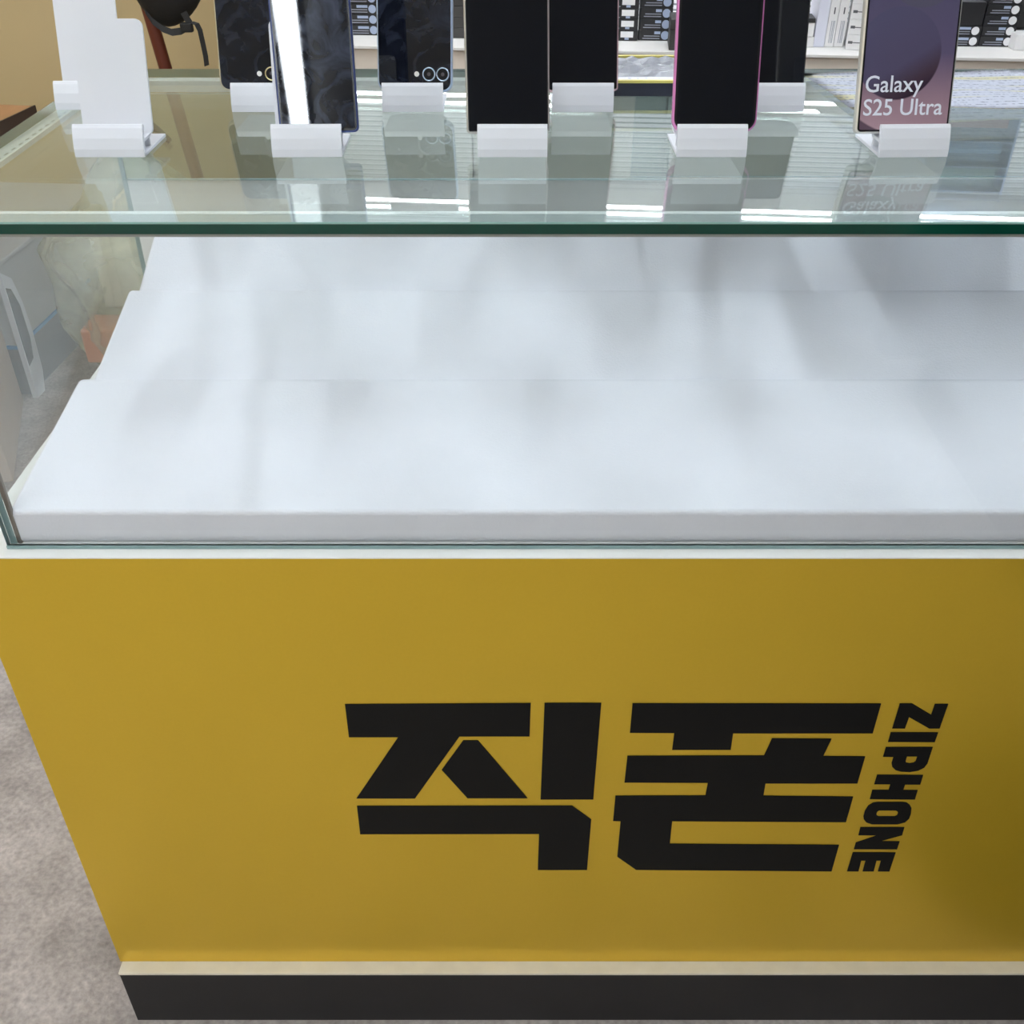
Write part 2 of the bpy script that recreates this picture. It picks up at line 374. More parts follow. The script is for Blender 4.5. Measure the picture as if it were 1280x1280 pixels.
# front row with phones
make_stand('phone_stand', 'frosted white stand holding the navy phone with a bright lamp reflection', -.1674, YF, R(1))
make_stand('phone_stand', 'frosted white stand holding the titanium grey phone', .0003, YF)
make_stand('phone_stand', 'frosted white stand holding the pink-framed round-cornered phone', .1631, YF)
make_stand('phone_stand', 'frosted white stand holding the phone with the purple Galaxy screen', .3282, YF, R(2))
make_stand('phone_stand', 'frosted white stand at the end of the front row holding a blue phone', .4960, YF)
phone('smartphone', 'navy smartphone with smudged black screen and a bright lamp reflection', -.1588, YF, .0648, .154, .0045, metal('navy_frame', (.05, .075, .22), .28, .5), M['smudge'], rz=R(5))
phone('smartphone', 'titanium grey smartphone with square corners and blank black screen', -.0030, YF, .0685, .158, .0028, metal('titanium', (.50, .48, .45), .3, .6), M['screen'], bez=.0012, rz=R(3))
phone('smartphone', 'pink-framed smartphone with round corners and blank black screen', .1670, YF, .0695, .148, .0105, metal('hot_pink_frame', (.72, .24, .56), .25, .35), M['screen'], bez=.0022)
phone('smartphone', 'blue-edged smartphone at the end of the front row', .5030, YF, .0715, .152, .006, metal('sky_blue_frame', (.20, .32, .55), .3, .6), M['screen'], rz=R(4))

# printed screen of the purple phone
def wall_screen():
    m, t, N, L, p = nodes('purple_wallpaper'); tc = N.new('ShaderNodeTexCoord'); sx = N.new('ShaderNodeSeparateXYZ'); L.new(tc.outputs['Object'], sx.inputs[0])
    def val(op, a, b=None, c=None):
        n = N.new('ShaderNodeMath'); n.operation = op
        for i, v in enumerate((a, b, c)):
            if v is None: continue
            if isinstance(v, (int, float)): n.inputs[i].default_value = v
            else: L.new(v, n.inputs[i])
        return n.outputs[0]
    X, Z = sx.outputs['X'], sx.outputs['Z']
    def disc(cx, cz, r, soft):
        dx = val('SUBTRACT', X, cx); dz = val('SUBTRACT', Z, cz)
        d = val('SQRT', val('ADD', val('MULTIPLY', dx, dx), val('MULTIPLY', dz, dz)))
        mr = N.new('ShaderNodeMapRange'); mr.clamp = True; mr.inputs[1].default_value = r - soft; mr.inputs[2].default_value = r + soft * .1; mr.inputs[3].default_value = 1; mr.inputs[4].default_value = 0
        L.new(d, mr.inputs[0]); return d, mr.outputs[0]
    def ramp(v, a, b, stops):
        mr = N.new('ShaderNodeMapRange'); mr.inputs[1].default_value = a; mr.inputs[2].default_value = b; L.new(v, mr.inputs[0])
        r = N.new('ShaderNodeValToRGB'); e = r.color_ramp.elements
        while len(e) < len(stops): e.new(.5)
        for k, (q, c) in enumerate(stops): e[k].position = q; e[k].color = (*c, 1)
        L.new(mr.outputs[0], r.inputs[0]); return r.outputs[0]
    def mix(f, a, b):
        n = N.new('ShaderNodeMixRGB'); L.new(f, n.inputs[0]); L.new(a, n.inputs[1]); L.new(b, n.inputs[2]); return n.outputs[0]
    bg = ramp(Z, 0, .13, [(0, (.10, .060, .085)), (.25, (.13, .085, .13)), (.6, (.10, .085, .16)), (1, (.07, .065, .12))])
    _, f0 = disc(0.003, .070, .072, .0012)      # large pale lower disc
    c0 = ramp(Z, 0, .10, [(0, (.42, .27, .31)), (.25, (.30, .19, .24)), (.6, (.10, .08, .15)), (1, (.085, .075, .14))])
    _, f1 = disc(-.009, .0600, .0350, .001)       # dark sphere
    c1 = ramp(val('ADD', val('MULTIPLY', Z, .85), val('MULTIPLY', X, -.5)), .020, .088, [(0, (.022, .012, .024)), (.16, (.055, .032, .052)), (.4, (.078, .066, .125)), (1, (.080, .074, .140))])
    _, f2 = disc(.006, .125, .032, .001)
    c2 = ramp(Z, .095, .15, [(0, (.085, .080, .125)), (1, (.13, .12, .16))])
    col = mix(f2, mix(f1, mix(f0, bg, c0), c1), c2)
    L.new(col, p.inputs['Base Color']); p.inputs['Roughness'].default_value = .25; return m
M['paper_white'] = mat('print_white', (.70, .72, .80), .5)
px25 = phone('smartphone', 'smartphone with purple sphere wallpaper and large white model lettering', .3220, YF, .0785, .160, .0042, metal('champagne_silver', (.76, .75, .71), .25, .5), wall_screen(), bez=.0016, rz=R(3))
scr = [c for c in px25.children if c.name.startswith('screen')][0]
def text(parent, s, x, z, size, m, name='lettering', sx=1.0):
    c = bpy.data.curves.new('t', 'FONT'); c.body = s; c.size = size; c.extrude = .0001; c.resolution_u = 4; c.offset = .00012
    return curve_mesh(name, c, m, parent, Matrix.Translation((x, -.00075, z)) @ Matrix.Rotation(R(90), 4, 'X') @ Matrix.Diagonal((sx, 1, 1, 1)))
text(scr, 'Galaxy', -.0350, .0315, .0178, M['paper_white'], sx=.98)
text(scr, 'S25 Ultra', -.0350, .0138, .0178, M['paper_white'], sx=.98)

# rear row
make_stand('phone_stand', 'frosted white stand holding the flip phone with a gold lens ring', -.2332, YR_)
make_stand('phone_stand', 'frosted white stand holding the flip phone with two pale blue lens rings', -.0927, YR_)
make_stand('phone_stand', 'frosted white stand holding the pale pink phone', .0662, YR_)
make_stand('phone_stand', 'frosted white stand holding the plain black frameless phone', .2441, YR_)
def camera_ring(ph, x, z, ring_m):
    c = MB()
    n = 28; prof = [(.0050, -.0006), (.0050, -.0016), (.0054, -.0020), (.0060, -.0018), (.0062, -.0006)]
    c.loops([[(x + r * math.cos(2 * math.pi * k / n), yy, z + r * math.sin(2 * math.pi * k / n)) for k in range(n)] for r, yy in prof], cap=False)
    o = c.build('lens_ring', ring_m, ph, True)
    disc = MB().loops([[(x + r * math.cos(2 * math.pi * k / n), yy, z + r * math.sin(2 * math.pi * k / n)) for k in range(n)] for r, yy in ((.0049, -.0007), (.0049, -.0011))])
    disc.build('lens', M['lens'], o)
    MB().loops([[(x + r * math.cos(2 * math.pi * k / 16), yy, z + r * math.sin(2 * math.pi * k / 16)) for k in range(16)] for r, yy in ((.0017, -.00112), (.0017, -.0013))]).build('lens_core', M['lens2'], o)
def flash(ph, x, z):
    MB().loops([[(x + .0023 * math.cos(2 * math.pi * k / 16), yy, z + .0023 * math.sin(2 * math.pi * k / 16)) for k in range(16)] for yy in (-.0006, -.0011)]).build('flash', M['flash'], ph)
M['lens'] = mat('lens_glass', (.008, .009, .013), .08); M['lens2'] = mat('lens_core', (.07, .065, .075), .15)
M['flash'] = mat('flash_white', (.75, .74, .70), .3)
M['gold'] = metal('gold_ring', (.72, .62, .36)); M['sky'] = metal('pale_blue_ring', (.55, .68, .85), .25, .6)
fa = phone('flip_phone', 'black flip phone standing behind the navy phone with a gold lens ring', -.2400, YR_, .0700, .086, .0085, metal('pale_gold_frame', (.60, .55, .42)), M['smudge2'], bez=.0006)
camera_ring(fa, .0143, .0148, M['gold']); camera_ring(fa, .0270, .0148, M['gold']); flash(fa, .0030, .0148)
fb = phone('flip_phone', 'black flip phone with pale blue frame and two pale blue lens rings', -.0915, YR_, .0705, .086, .0085, metal('pale_blue_frame', (.45, .56, .74), .3, .6), M['smudge2'], bez=.0006, rz=R(-4))
camera_ring(fb, .0135, .0148, M['sky']); camera_ring(fb, .0265, .0148, M['sky']); flash(fb, .0020, .0148)
phone('smartphone', 'pale pink framed smartphone with square corners and blank black screen', .0670, YR_, .0665, .154, .0028, metal('pale_pink_frame', (.72, .52, .55), .3, .6), M['screen'], bez=.0012, rz=R(4))
phone('smartphone', 'frameless black phone standing behind the pink-framed phone', .2405, YR_, .0690, .086, .0050, mat('black_frame', (.01, .01, .012), .3), M['screen'], bez=.0008)

# ================================================================== THINGS LYING ON THE GLASS
def sheet_mat():
    m, t, N, L, p = nodes('printed_sheet'); tc = N.new('ShaderNodeTexCoord'); sx = N.new('ShaderNodeSeparateXYZ'); L.new(tc.outputs['Object'], sx.inputs[0])
    # rows of small print with pale yellow and pink bands
    wv = N.new('ShaderNodeTexWave'); wv.bands_direction = 'Y'; wv.inputs['Scale'].default_value = 32; L.new(tc.outputs['Object'], wv.inputs['Vector'])
    mp = N.new('ShaderNodeMapping'); mp.inputs['Scale'].default_value = (260, 90, 1); L.new(tc.outputs['Object'], mp.inputs[0])
    n = N.new('ShaderNodeTexNoise'); n.inputs['Scale'].default_value = 1; n.inputs['Detail'].default_value = 3; L.new(mp.outputs[0], n.inputs['Vector'])
    mu = N.new('ShaderNodeMath'); mu.operation = 'MULTIPLY'; L.new(wv.outputs['Fac'], mu.inputs[0]); L.new(n.outputs['Fac'], mu.inputs[1])
    r = N.new('ShaderNodeValToRGB'); e = r.color_ramp.elements; e[0].position = .42; e[0].color = (0, 0, 0, 1); e[1].position = .58; e[1].color = (1, 1, 1, 1); L.new(mu.outputs[0], r.inputs[0])
    w2 = N.new('ShaderNodeTexNoise'); mp2 = N.new('ShaderNodeMapping'); mp2.inputs['Scale'].default_value = (3, 42, 1); L.new(tc.outputs['Object'], mp2.inputs[0]); L.new(mp2.outputs[0], w2.inputs['Vector']); w2.inputs['Scale'].default_value = 1
    r2 = N.new('ShaderNodeValToRGB'); e = r2.color_ramp.elements; e[0].position = .5; e[0].color = (.78, .80, .90, 1); e[1].position = .60; e[1].color = (.82, .78, .56, 1); L.new(w2.outputs['Fac'], r2.inputs[0])
    mx = N.new('ShaderNodeMixRGB'); L.new(r.outputs[0], mx.inputs[0]); L.new(r2.outputs[0], mx.inputs[1]); mx.inputs[2].default_value = (.34, .35, .45, 1)
    L.new(mx.outputs[0], p.inputs['Base Color']); p.inputs['Roughness'].default_value = .6; return m
M['sheet'] = sheet_mat()
def paper():
    a = onz(1012, 92, G); b = onz(1284, 136, G)
    x0, y1 = .318, 1.150; wd, dp = .31, .170
    mb = MB(); nx, ny = 16, 8; vs = []
    for j in range(ny + 1):
        for i in range(nx + 1):
            u, v = i / nx, j / ny
            z = .0008 + .004 * (1 - v) ** 3 * (.6 + .4 * math.sin(u * 5)) + .002 * math.sin(u * 7 + v * 3) ** 2
            vs.append(mb.bm.verts.new((x0 + wd * u - .012 * v, y1 - dp * (1 - v) + .01 * u, z)))
    fs = []
    for j in range(ny):
        for i in range(nx):
            k = j * (nx + 1) + i; fs.append(mb.bm.faces.new((vs[k], vs[k + 1], vs[k + nx + 2], vs[k + nx + 1])))
    bmesh.ops.solidify(mb.bm, geom=fs, thickness=.0003)
    o = mb.build('price_sheet', M['sheet'], None, True); o.location = (0, 0, G + .0003)
    tag(o, 'white printed price table sheet lying on the glass top', 'paper')
paper()
# flat dark box with yellow rim and plastic-wrapped leaflets
M['navy_card'] = mat('navy_card', (.022, .026, .045), .35, var=.3, scale=40, stretch=(.2, 1, 4))
M['yellow_rim'] = mat('yellow_rim', (.70, .62, .16), .4)
M['plastic'] = mat('crinkled_plastic', (.60, .62, .68), .2, var=.25, scale=25, bump=1, bscale=40)
M['teal_card'] = mat('teal_card', (.28, .38, .42), .3, var=.15, scale=20)
fb_ = thing('leaflet_tray', 'flat navy tray with yellow rim holding plastic-wrapped leaflets', 'tray', (.172, 1.052, G + .0003))
box('tray_body', M['navy_card'], (-.078, .078, 0, .118, 0, .0125), fb_, .001)
for b in ((-.079, .079, -.0010, .004, .0126, .0150), (-.079, .079, .114, .119, .0126, .0150), (-.079, -.075, .0041, .1139, .0126, .0150), (.075, .079, .0041, .1139, .0126, .0150)):
    box('rim', M['yellow_rim'], b, fb_)
def crumple(name, m, x0, x1, y0, y1, z, amp, parent):
    mb = MB(); n = 12; vs = [[mb.bm.verts.new((x0 + (x1 - x0) * i / n, y0 + (y1 - y0) * j / n, z + (amp * random.random() if 0 < i < n and 0 < j < n else 0))) for i in range(n + 1)] for j in range(n + 1)]
    fs = [mb.bm.faces.new((vs[j][i], vs[j][i + 1], vs[j + 1][i + 1], vs[j + 1][i])) for j in range(n) for i in range(n)]
    bmesh.ops.solidify(mb.bm, geom=fs, thickness=.0004); return mb.build(name, m, parent)
crumple('plastic_wrap', M['plastic'], -.074, .012, .022, .112, .0132, .004, fb_)
crumple('leaflet', M['teal_card'], .013, .074, .006, .112, .0131, .001, fb_)
box('paper_strip', M['sheet'], (-.072, .010, .006, .021, .0131, .0136), fb_)
box('paper_strip', M['white_lam'], (.022, .048, .055, .075, .0150, .0155), fb_)

# ================================================================== BACK UNIT: cabinet, shelf, ribbed wall panel
UN = Vector((.2615, 2.2393, 0)); UYAW = R(-5.4)
UX = Vector((math.cos(UYAW), math.sin(UYAW), 0)); UY = Vector((-math.sin(UYAW), math.cos(UYAW), 0))
SZ = .85
M['taupe'] = mat('taupe_door', (.70, .62, .545), .5, var=.03, scale=10)
M['shelf_w'] = mat('shelf_white', (.74, .72, .70), .45, var=.03, scale=15)
def rib_mat():
    m, t, N, L, p = nodes('ribbed_panel'); tc = N.new('ShaderNodeTexCoord')
    wv = N.new('ShaderNodeTexWave'); wv.bands_direction = 'Z'; wv.inputs['Scale'].default_value = 26; L.new(tc.outputs['Object'], wv.inputs['Vector'])
    r = N.new('ShaderNodeValToRGB'); e = r.color_ramp.elements; e[0].position = .12; e[0].color = (.25, .27, .30, 1); e[1].position = .4; e[1].color = (.82, .84, .88, 1); L.new(wv.outputs['Fac'], r.inputs[0])
    L.new(r.outputs[0], p.inputs['Base Color']); p.inputs['Roughness'].default_value = .5
    b = N.new('ShaderNodeBump'); b.inputs['Strength'].default_value = .4; b.inputs['Distance'].default_value = .004; L.new(wv.outputs['Fac'], b.inputs['Height']); L.new(b.outputs[0], p.inputs['Normal']); return m
M['rib'] = rib_mat()
U0, U1 = -.76, 1.30
cab = thing('wall_cabinet', 'taupe base cabinet with a white shelf top along the back', 'cabinet', UN, UYAW)
box('body', M['taupe'], (U0, U1, .02, .36, .06, SZ - .0065), cab)
box('kick_board', M['plinth'], (U0 + .01, U1 - .01, .05, .34, 0, .0595), cab)
nd = 5; dw = (U1 - U0) / nd
for i in range(nd): box('door', M['taupe'], (U0 + dw * i + .0025, U0 + dw * (i + 1) - .0025, 0.002, .0195, .065, SZ - .008), cab, .001)
box('shelf_top', M['shelf_w'], (U0 - .005, U1, -.008, .36, SZ - .006, SZ), cab, .001)
wp = box('wall_panel', M['rib'], (U0, U1, .3605, .39, 0.0, 2.2)); wp.location = UN; wp.rotation_euler = (0, 0, UYAW); tag(wp, 'white finely ribbed wall panel behind the boxes', 'wall panel')
us = thing('wall_shelf', 'white wall shelf with lit front strip above the boxes', 'shelf', UN + Vector((0, 0, 1.34)), UYAW)
box('board', M['shelf_w'], (U0, U1, .10, .3600, 0, .016), us, .001)
us2 = thing('wall_shelf', 'upper white wall shelf with lit front strip', 'shelf', UN + Vector((0, 0, 1.60)), UYAW)
box('board', M['shelf_w'], (U0, U1, .16, .3600, 0, .014), us2, .001)
M['led'] = emit('led_strip', (.92, .96, 1), 24)
box('led_strip', M['led'], (U0 + .01, U1 - .01, .170, .177, -.005, -.0002), us2)
box('led_strip', M['led'], (U0 + .01, U1 - .01, .110, .117, -.005, -.0002), us)

# ---- boxes on the shelf, placed by the shelf surface they stand on
M['black_box'] = mat('black_carton', (.018, .018, .021), .4, var=.2, scale=60)
M['grey_box'] = mat('dark_grey_carton', (.045, .043, .043), .5, var=.1, scale=40)
M['white_box'] = mat('white_carton', (.74, .73, .74), .45, var=.03, scale=30)
M['lav_box'] = mat('bluish_white_carton', (.68, .69, .80), .45)
M['sticker'] = mat('sticker_white', (.78, .78, .80), .5); M['sticker_b'] = mat('sticker_blue', (.35, .42, .58), .5)
M['print'] = mat('print_grey', (.30, .32, .38), .5); M['print_dark'] = mat('print_dark', (.10, .10, .11), .5)
ORD = ['lowest of its stack', 'second up from the shelf', 'third up from the shelf', 'fourth up from the shelf', 'topmost of its stack']
def shelf_box(label, pl, pr, pb, h, depth, m, z0=0.0, style=None, group=None, rz=0, name='phone_box', lean=0):
    """carton whose front bottom edge shows from pixel pl to pr at height pb on the shelf; z0 lifts it onto a stack"""
    a = onz(pl, pb, SZ); b = onz(pr, pb, SZ)
    # the front edge runs parallel to the shelf front
    c = (a + b) / 2; wd = (b - a).length
    t = thing(name, label, 'box', (c.x, c.y, SZ + .0003 + z0), UYAW + rz, group); t.rotation_euler.y = lean
    box('carton', m, (-wd / 2, wd / 2, 0, depth, 0, h - .0004), t, .0008, 1)
    if style in ('round', 'roundb'):
        r = h * .40; n = 16; cx = wd / 2 - r * 1.5
        MB().loops([[(cx + r * math.cos(2 * math.pi * k / n), yy, h * .5 + r * math.sin(2 * math.pi * k / n)) for k in range(n)] for yy in (-.0004, -.00005)]).build('round_sticker', M['sticker'] if style == 'round' else M['sticker_b'], t)
        box('print_line', M['print'], (-wd * .38, cx - r * 1.3, -.0002, -.00005, h * .16, h * .24), t)
        box('print_line', M['print'], (-wd * .34, cx - r * 1.3, -.0002, -.00005, h * .38, h * .46), t)
        box('print_line', M['sticker_b'], (-wd * .02, cx - r * 1.2, -.0002, -.00005, h * .60, h * .85), t)
    elif style == 'card':
        box('card_sticker', M['sticker'], (wd * .10, wd * .40, -.0004, -.00005, h * .32, h * .88), t)
        box('print_line', M['print'], (-wd * .35, wd * .06, -.0002, -.00005, h * .12, h * .22), t)
        box('print_line', M['sticker_b'], (wd * .20, wd * .30, -.0002, -.00005, h * .10, h * .30), t)
    elif style == 'upright':
        for dx in (-.12, .06, .2): box('print_line', M['print'], (wd * dx, wd * (dx + .08), -.0002, -.00005, h * .05, h * .32), t)
        box('print_mark', M['print_dark'], (-wd * .02, wd * .12, -.0002, -.00005, h * .40, h * .48), t)
        box('print_mark', M['print_dark'], (wd * .16, wd * .26, -.0002, -.00005, h * .58, h * .61), t)
    elif style == 'logo':
        box('print_mark', M['print_dark'], (-wd * .46, -wd * .36, -.0002, -.00005, h * .40, h * .58), t)
        box('print_line', M['print_dark'], (-wd * .36, -wd * .12, -.0002, -.00005, h * .45, h * .51), t)
    elif style == 'lid':
        box('lid_seam', M['bezel'], (-wd / 2 - .0003, wd / 2 + .0003, -.0003, depth + .0003, h * .66, h * .68), t)
    return t
P1 = .0207
for k in range(4): shelf_box('black phone box with small print beside the navy phone, ' + ORD[k], 424, 475, 44, P1, .12, M['black_box'], k * P1, 'roundb', 'black boxes stacked beside the navy phone')
for k, hh in enumerate((.020, .021, .021, .021)): shelf_box('plain dark grey carton beside the blue-framed flip phone, ' + ORD[k], 556, 606, 48, hh, .12, M['grey_box'], sum((.020, .021, .021, .021)[:k]), None, 'plain dark grey cartons')
for k in range(4): shelf_box('black phone box with a white rectangular sticker, ' + ORD[k], 744, 796, 51, P1, .11, M['black_box'], k * P1, 'card', 'black boxes with white card stickers')
for k in range(4): shelf_box('black phone box with bluish sticker behind the lidded carton, ' + ORD[k], 798, 838, 51, .0212, .11, M['black_box'], k * .0212, 'roundb', 'black boxes with bluish stickers')
shelf_box('large lidded dark grey carton at the shelf front edge', 836, 892, 63.5, .058, .085, M['grey_box'], 0, 'lid')
shelf_box('small white carton at the bottom, beside the plain upright box', 984, 1016, 59, .020, .06, M['white_box'])
tb = shelf_box('small white carton with a black lid stacked on the other small carton', 984, 1014, 59, .026, .055, M['white_box'], .0202)
box('lid', M['black_box'], (-.0285, .0245, -.001, .056, .0262, .034), tb)
shelf_box('plain bluish white box standing upright beside the printed boxes', 1016, 1029.5, 59, .16, .10, M['lav_box'])
shelf_box('first white printed box standing upright, beside the plain bluish one', 1030, 1041, 59, .155, .10, M['white_box'], 0, 'upright')
shelf_box('second white printed box standing upright, beside the stacked white boxes', 1041.5, 1053, 59, .155, .10, M['white_box'], 0, 'upright')
for k in range(4): shelf_box('white box with small dark mark beside the upright ones, ' + ORD[k], 1057, 1110, 63.5, .0285, .11, M['white_box'], k * .0285, 'logo', 'stacked white boxes with dark marks', rz=R(-9))
for k in range(2): shelf_box('black stickered phone box under the plain black carton, ' + ORD[k], 1170, 1221, 58, .0198, .12, M['black_box'], k * .0198, 'round', 'black boxes of the low stack')
shelf_box('plain black carton lying on the low stack of stickered boxes', 1168, 1220, 58, .044, .12, M['black_box'], .0398)
for k in range(5): shelf_box('black phone box with round white sticker, tall stack, ' + ORD[k], 1223, 1264, 58.5, .0198, .12, M['black_box'], k * .0198, 'round', 'black boxes of the tall stack')
for k in range(4): shelf_box('plain dark grey carton behind the small white end box, ' + ORD[k], 1266, 1330, 54, .028, .10, M['grey_box'], k * .028, None, 'plain cartons behind the end box')
shelf_box('small white box alone at the end of the shelf', 1267, 1305, 63.5, .030, .05, M['white_box'])
# clear drawer tower on the wall shelf (seen mirrored in the glass)
M['clear_plastic'] = glass('clear_plastic', (.80, .85, .92))
M['blue_tint'] = mat('blue_plastic_edge', (.35, .45, .70), .3)
dt = thing('drawer_organizer', 'small clear plastic drawer tower on the white wall shelf', 'organizer', UN + UX * .74 + UY * .12 + Vector((0, 0, 1.3565)), UYAW)
for s in (-.09, .09): box('side_panel', M['blue_tint'], (s - .002, s + .002, 0, .14, 0, .17), dt)
for k in range(4):
    box('divider', M['blue_tint'], (-.0878, .0878, 0, .14, k * .0545, k * .0545 + .003), dt)
    if k < 3:
        d = box('drawer', M['clear_plastic'], (-.085, .085, -.004, .13, k * .0545 + .006, k * .0545 + .050), dt)
        box('contents', mat('contents%d' % k, [(.5, .25, .25), (.25, .4, .6), (.4, .55, .5)][k], .5), (-.07, .07, .01, .12, k * .0545 + .0065, k * .0545 + .028), d)

# ================================================================== LEFT BACKGROUND
M['mahogany'] = mat('red_brown_wood', (.16, .035, .018), .4, var=.25, scale=12, stretch=(6, 6, .5))
M['black_cloth'] = mat('black_nylon', (.008, .008, .009), .6, bump=.3, bscale=120)
RY = 2.85
pa, pb = ony(182, 0, RY), ony(206, 82, RY)
dirv = (pa - pb).normalized()
def along(z): return pb + dirv * ((z - pb.z) / dirv.z)
foot = along(0)
cr = thing('coat_rack', 'red-brown wooden coat rack leaning before the beige wall', 'coat rack', foot)
def rel(v): return Vector(v) - foot
MB().tube([rel(along(z)) for z in (.02, .6, 1.2, 1.85)], [.018, .017, .017, .015], 12).build('pole', M['mahogany'], cr, True)
for z, dx, dz, ln in ((1.40, -.05, .045, 1), (1.50, .075, .06, 1), (1.72, -.07, .07, 1), (1.76, .07, .07, 1)):
    q = rel(along(z)); MB().tube([q, q + Vector((dx * .6, -.01, dz * .5)), q + Vector((dx, -.015, dz))], [.011, .010, .008], 10).build('peg', M['mahogany'], cr, True)
qh = rel(along(1.075)); MB().tube([qh, qh + Vector((.03, -.05, .005)), qh + Vector((.04, -.085, .03))], [.010, .009, .008], 8).build('peg', M['mahogany'], cr, True)
for a in (90, 210, 330):
    MB().tube([(0, 0, .16), (.12 * math.cos(R(a)), .12 * math.sin(R(a)), .08), (.24 * math.cos(R(a)), .24 * math.sin(R(a)), .013)], [.013, .013, .012], 8).build('leg', M['mahogany'], cr, True)
# rounded black bag with strap
BY = 2.70
bc = ony(208, -30, BY)
bag = thing('hanging_bag', 'rounded black bag with dangling webbing strap hung on the coat rack', 'bag', bc)
def blob(rx, ry, rz_, seg=24, rings=16, f=lambda p: p):
    mb = MB(); bmesh.ops.create_uvsphere(mb.bm, u_segments=seg, v_segments=rings, radius=1)
    for v in mb.bm.verts: v.co = f(Vector((v.co.x * rx, v.co.y * ry, v.co.z * rz_)))
    return mb
def bagf(p): return Vector((p.x * (1 + .12 * math.sin(p.z * 20)), p.y, p.z if p.z > 0 else p.z * (1 - .12 * math.sin(p.x * 18))))
blob(.096, .060, .108, f=bagf).build('bag_body', M['black_cloth'], bag, True)
def bp(px, py, y=BY - .03): return ony(px, py, y) - bc
MB().ribbon([bp(181, 12), bp(190, 26), bp(203, 36), bp(215, 40.5), bp(226, 39), bp(236, 33)], (0, .004, .015), .003).build('strap', M['black_cloth'], bag)
MB().ribbon([bp(229, 14), bp(233, 22), bp(238, 30)], (.016, .004, 0), .003).build('strap', M['black_cloth'], bag)
MB().ribbon([bp(239, 28), bp(246, 30), bp(250, 38), bp(254, 56), bp(257, 70), bp(258.5, 82)], (.011, .004, .003), .003).build('strap_end', M['black_cloth'], bag)
b0 = bp(234, 34); MB().box(b0.x - .016, b0.x + .014, b0.y - .008, b0.y + .008, b0.z - .011, b0.z + .011, .004).build('buckle', M['black_cloth'], bag)
MB().ribbon([(-.03, 0, .11), qh + foot - bc + Vector((.036, -.07, .032)), (.03, 0, .11)], (0, .016, 0), .004).build('hang_loop', M['black_cloth'], bag)

# wooden table end at far left
M['oak'] = mat('light_brown_wood', (.42, .22, .10), .5, var=.2, scale=8, stretch=(1, 6, 6)); M['leg_and_edge_shade'] = mat('dark_legs_and_edge_shade', (.06, .038, .03), .5)
TZ = .70
p0, p1 = onz(42, 132, TZ), onz(-40, 170, TZ)
ang = math.atan2(p0.y - p1.y, p0.x - p1.x)
tb = thing('wooden_table', 'light brown wooden table with edge shade painted dark beyond the glass case', 'table', (p0.x, p0.y, 0), ang)
box('table_top', M['oak'], (-.9, 0, 0, .42, TZ - .02, TZ), tb, .002)
box('edge_shade_band', M['leg_and_edge_shade'], (-.9, 0.001, -.004, -.0002, TZ - .035, TZ + .001), tb)  # dark band painting the shadow on the front edge thickness
for x in (-.86, -.56):
    for y in (.04, .38): box('leg', M['leg_and_edge_shade'], (x - .02, x + .02, y - .02, y + .02, 0, TZ - .0205), tb, .002)
bk = thing('wooden_board', 'short brown wooden board lying on the wooden table', 'board', (p0.x, p0.y, TZ + .0005), ang)
box('plank', M['oak'], (-.30, -.03, .10, .22, 0, .02), bk, .001); box('edge_shade_band', M['leg_and_edge_shade'], (-.30, -.03, .096, .0998, 0, .021), bk)

# low grey storage box with blue stripe, carton, appliance, plastic bag (seen through the case side)
M['grey_fab'] = mat('grey_box_fabric', (.50, .495, .49), .7, var=.06, scale=20); M['grey_dark'] = mat('dark_grey_band', (.20, .20, .21), .6, var=.06, scale=20)
M['blue_tape'] = mat('blue_tape', (.10, .30, .60), .5)
gb = thing('storage_box', 'low grey storage box with a blue stripe near the floor', 'storage box', (-1.250, 2.340, 0), R(-4))
box('lower_band', M['grey_dark'], (-.70, 0, 0, .62, 0, .128), gb, .002)
box('blue_stripe', M['blue_tape'], (-.701, .001, -.001, .621, .1283, .137), gb)
box('upper_body', M['grey_fab'], (-.70, 0, 0, .62, .1373, .34), gb, .004)
box('lid', M['grey_fab'], (-.705, .006, -.006, .626, .3403, .352), gb, .003)
M['cardboard'] = mat('beige_cardboard', (.52, .42, .335), .7, var=.1, scale=15)
f0, f1 = onz(17, 602, 0), onz(30, 500, 0)
ca = math.atan2(f1.y - f0.y, f1.x - f0.x)
cb = thing('cardboard_box', 'tall beige cardboard box on the floor left of the counter', 'box', (f0.x, f0.y, 0), ca)
box('carton', M['cardboard'], (0, (f1 - f0).length - .005, 0.0, .34, 0.0, .40), cb, .003)
box('flap', M['cardboard'], (0.01, (f1 - f0).length - .02, .03, .3, .4005, .404), cb)
M['white_pl'] = mat('white_plastic', (.70, .70, .74), .35); M['grey_pl'] = mat('dark_grey_panel', (.10, .10, .105), .4)
gbg = thing('carrier_bag', 'white carrier bag with dark grey print leaning against the grey storage box', 'bag', (-1.2415, 2.322, 0), R(-4))
MB().prism([(0, 0), (.040, 0), (.058, .05), (.064, .16), (.058, .24), (.040, .31), (0, .34)], 'x', 0, .014).build('bag_shell', M['white_pl'], gbg)
MB().prism([(.003, .09), (.030, .10), (.042, .15), (.040, .24), (.022, .29), (.003, .30)], 'x', .0142, .0155).build('printed_panel', M['grey_pl'], gbg)
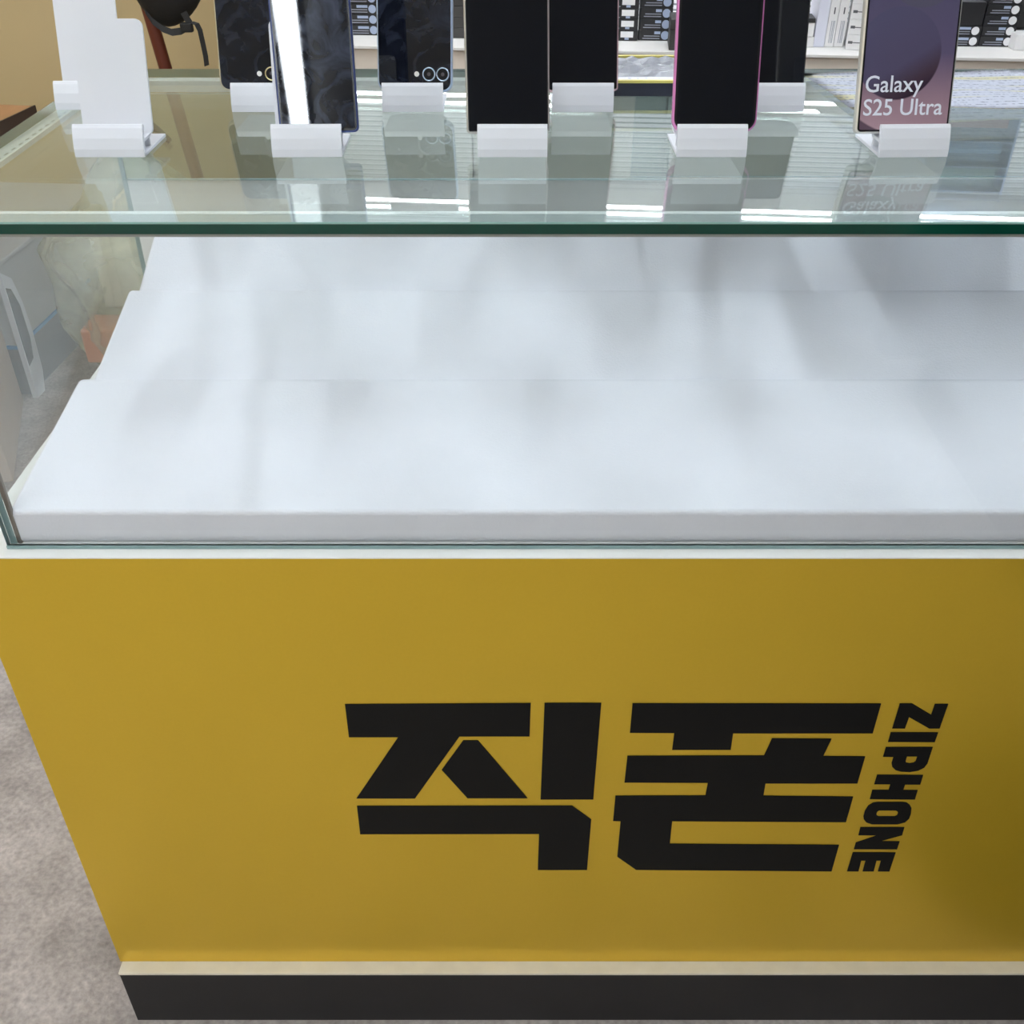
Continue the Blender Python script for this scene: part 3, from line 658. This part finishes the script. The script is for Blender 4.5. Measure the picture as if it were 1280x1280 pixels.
# translucent bag of odds and ends
def bag_mat():
    m, t, N, L, p = nodes('hazy_plastic_bag'); out = N['Material Output']
    p.inputs['Base Color'].default_value = (.80, .80, .56, 1); p.inputs['Roughness'].default_value = .3
    tr = N.new('ShaderNodeBsdfTransparent'); tr.inputs[0].default_value = (.95, .95, .85, 1)
    tc = N.new('ShaderNodeTexCoord'); n = N.new('ShaderNodeTexNoise'); n.inputs['Scale'].default_value = 9; n.inputs['Detail'].default_value = 5; n.inputs['Distortion'].default_value = 1; L.new(tc.outputs['Object'], n.inputs['Vector'])
    mr = N.new('ShaderNodeMapRange'); mr.inputs[1].default_value = .3; mr.inputs[2].default_value = .7; mr.inputs[3].default_value = .12; mr.inputs[4].default_value = .5; L.new(n.outputs['Fac'], mr.inputs[0])
    mx = N.new('ShaderNodeMixShader'); L.new(mr.outputs[0], mx.inputs[0]); L.new(tr.outputs[0], mx.inputs[1]); L.new(p.outputs[0], mx.inputs[2]); L.new(mx.outputs[0], out.inputs[0]); return m
pbg = thing('plastic_bag', 'hazy yellowish plastic bag of packages on the floor beside the storage box', 'bag', (-.915, 2.47, 0))
def pf(p):
    k = 1 + .10 * math.sin(p.x * 23 + p.z * 11) * math.cos(p.y * 17) + .05 * math.sin(p.z * 31 + p.x * 9)
    s = 1 - .45 * max(0, (p.z - .10) / .25)
    return Vector((p.x * k * s, p.y * k * s, max(-.26, p.z) + .2605))
blob(.25, .20, .34, 32, 22, pf).build('bag_skin', bag_mat(), pbg, True)
for nm, c, b in (('package', (.62, .25, .12), (-.16, -.05, -.15, -.05, .10, .19)), ('package', (.55, .18, .14), (-.045, .08, -.16, -.05, .14, .21)), ('package', (.16, .25, .16), (-.07, .03, -.10, .02, .03, .10)), ('package', (.60, .60, .58), (-.11, .05, -.08, .06, .22, .42)), ('package', (.65, .45, .12), (-.05, .09, -.05, .07, .44, .48))):
    box(nm, mat('package_col', c, .5), b, pbg, .006)

# ================================================================== ADDED STOOL: unseen blocker to darken the lower right of the yellow panel
M['stool_pad'] = mat('black_leatherette', (.012, .012, .013), .5, bump=.2, bscale=150); M['stool_leg'] = mat('black_steel', (.02, .02, .02), .4, metal=.5)
st = thing('added_shade_stool', 'unseen black padded stool added to darken the right of the yellow panel', 'stool', (.755, .44, 0))
box('seat', M['stool_pad'], (-.225, .225, -.22, .235, .60, .69), st, .03, 4)
box('backrest', M['stool_pad'], (-.27, .27, -.275, -.2205, .66, 1.06), st, .022, 4)
MB().tube([(0, 0, .02), (0, 0, .60)], .028, 16).build('column', M['stool_leg'], st, True)
MB().loops([[(r * math.cos(2 * math.pi * k / 32), r * math.sin(2 * math.pi * k / 32), z) for k in range(32)] for r, z in ((.185, 0), (.185, .012), (.05, .03))]).build('base', M['stool_leg'], st)
MB().tube([(.13 * math.cos(2 * math.pi * k / 24), .13 * math.sin(2 * math.pi * k / 24), .22) for k in range(25)], .009, 8).build('foot_ring', M['stool_leg'], st, True)
MB().tube([(-.125, 0, .22), (.125, 0, .22)], .007, 6).build('ring_spoke', M['stool_leg'], st, True)
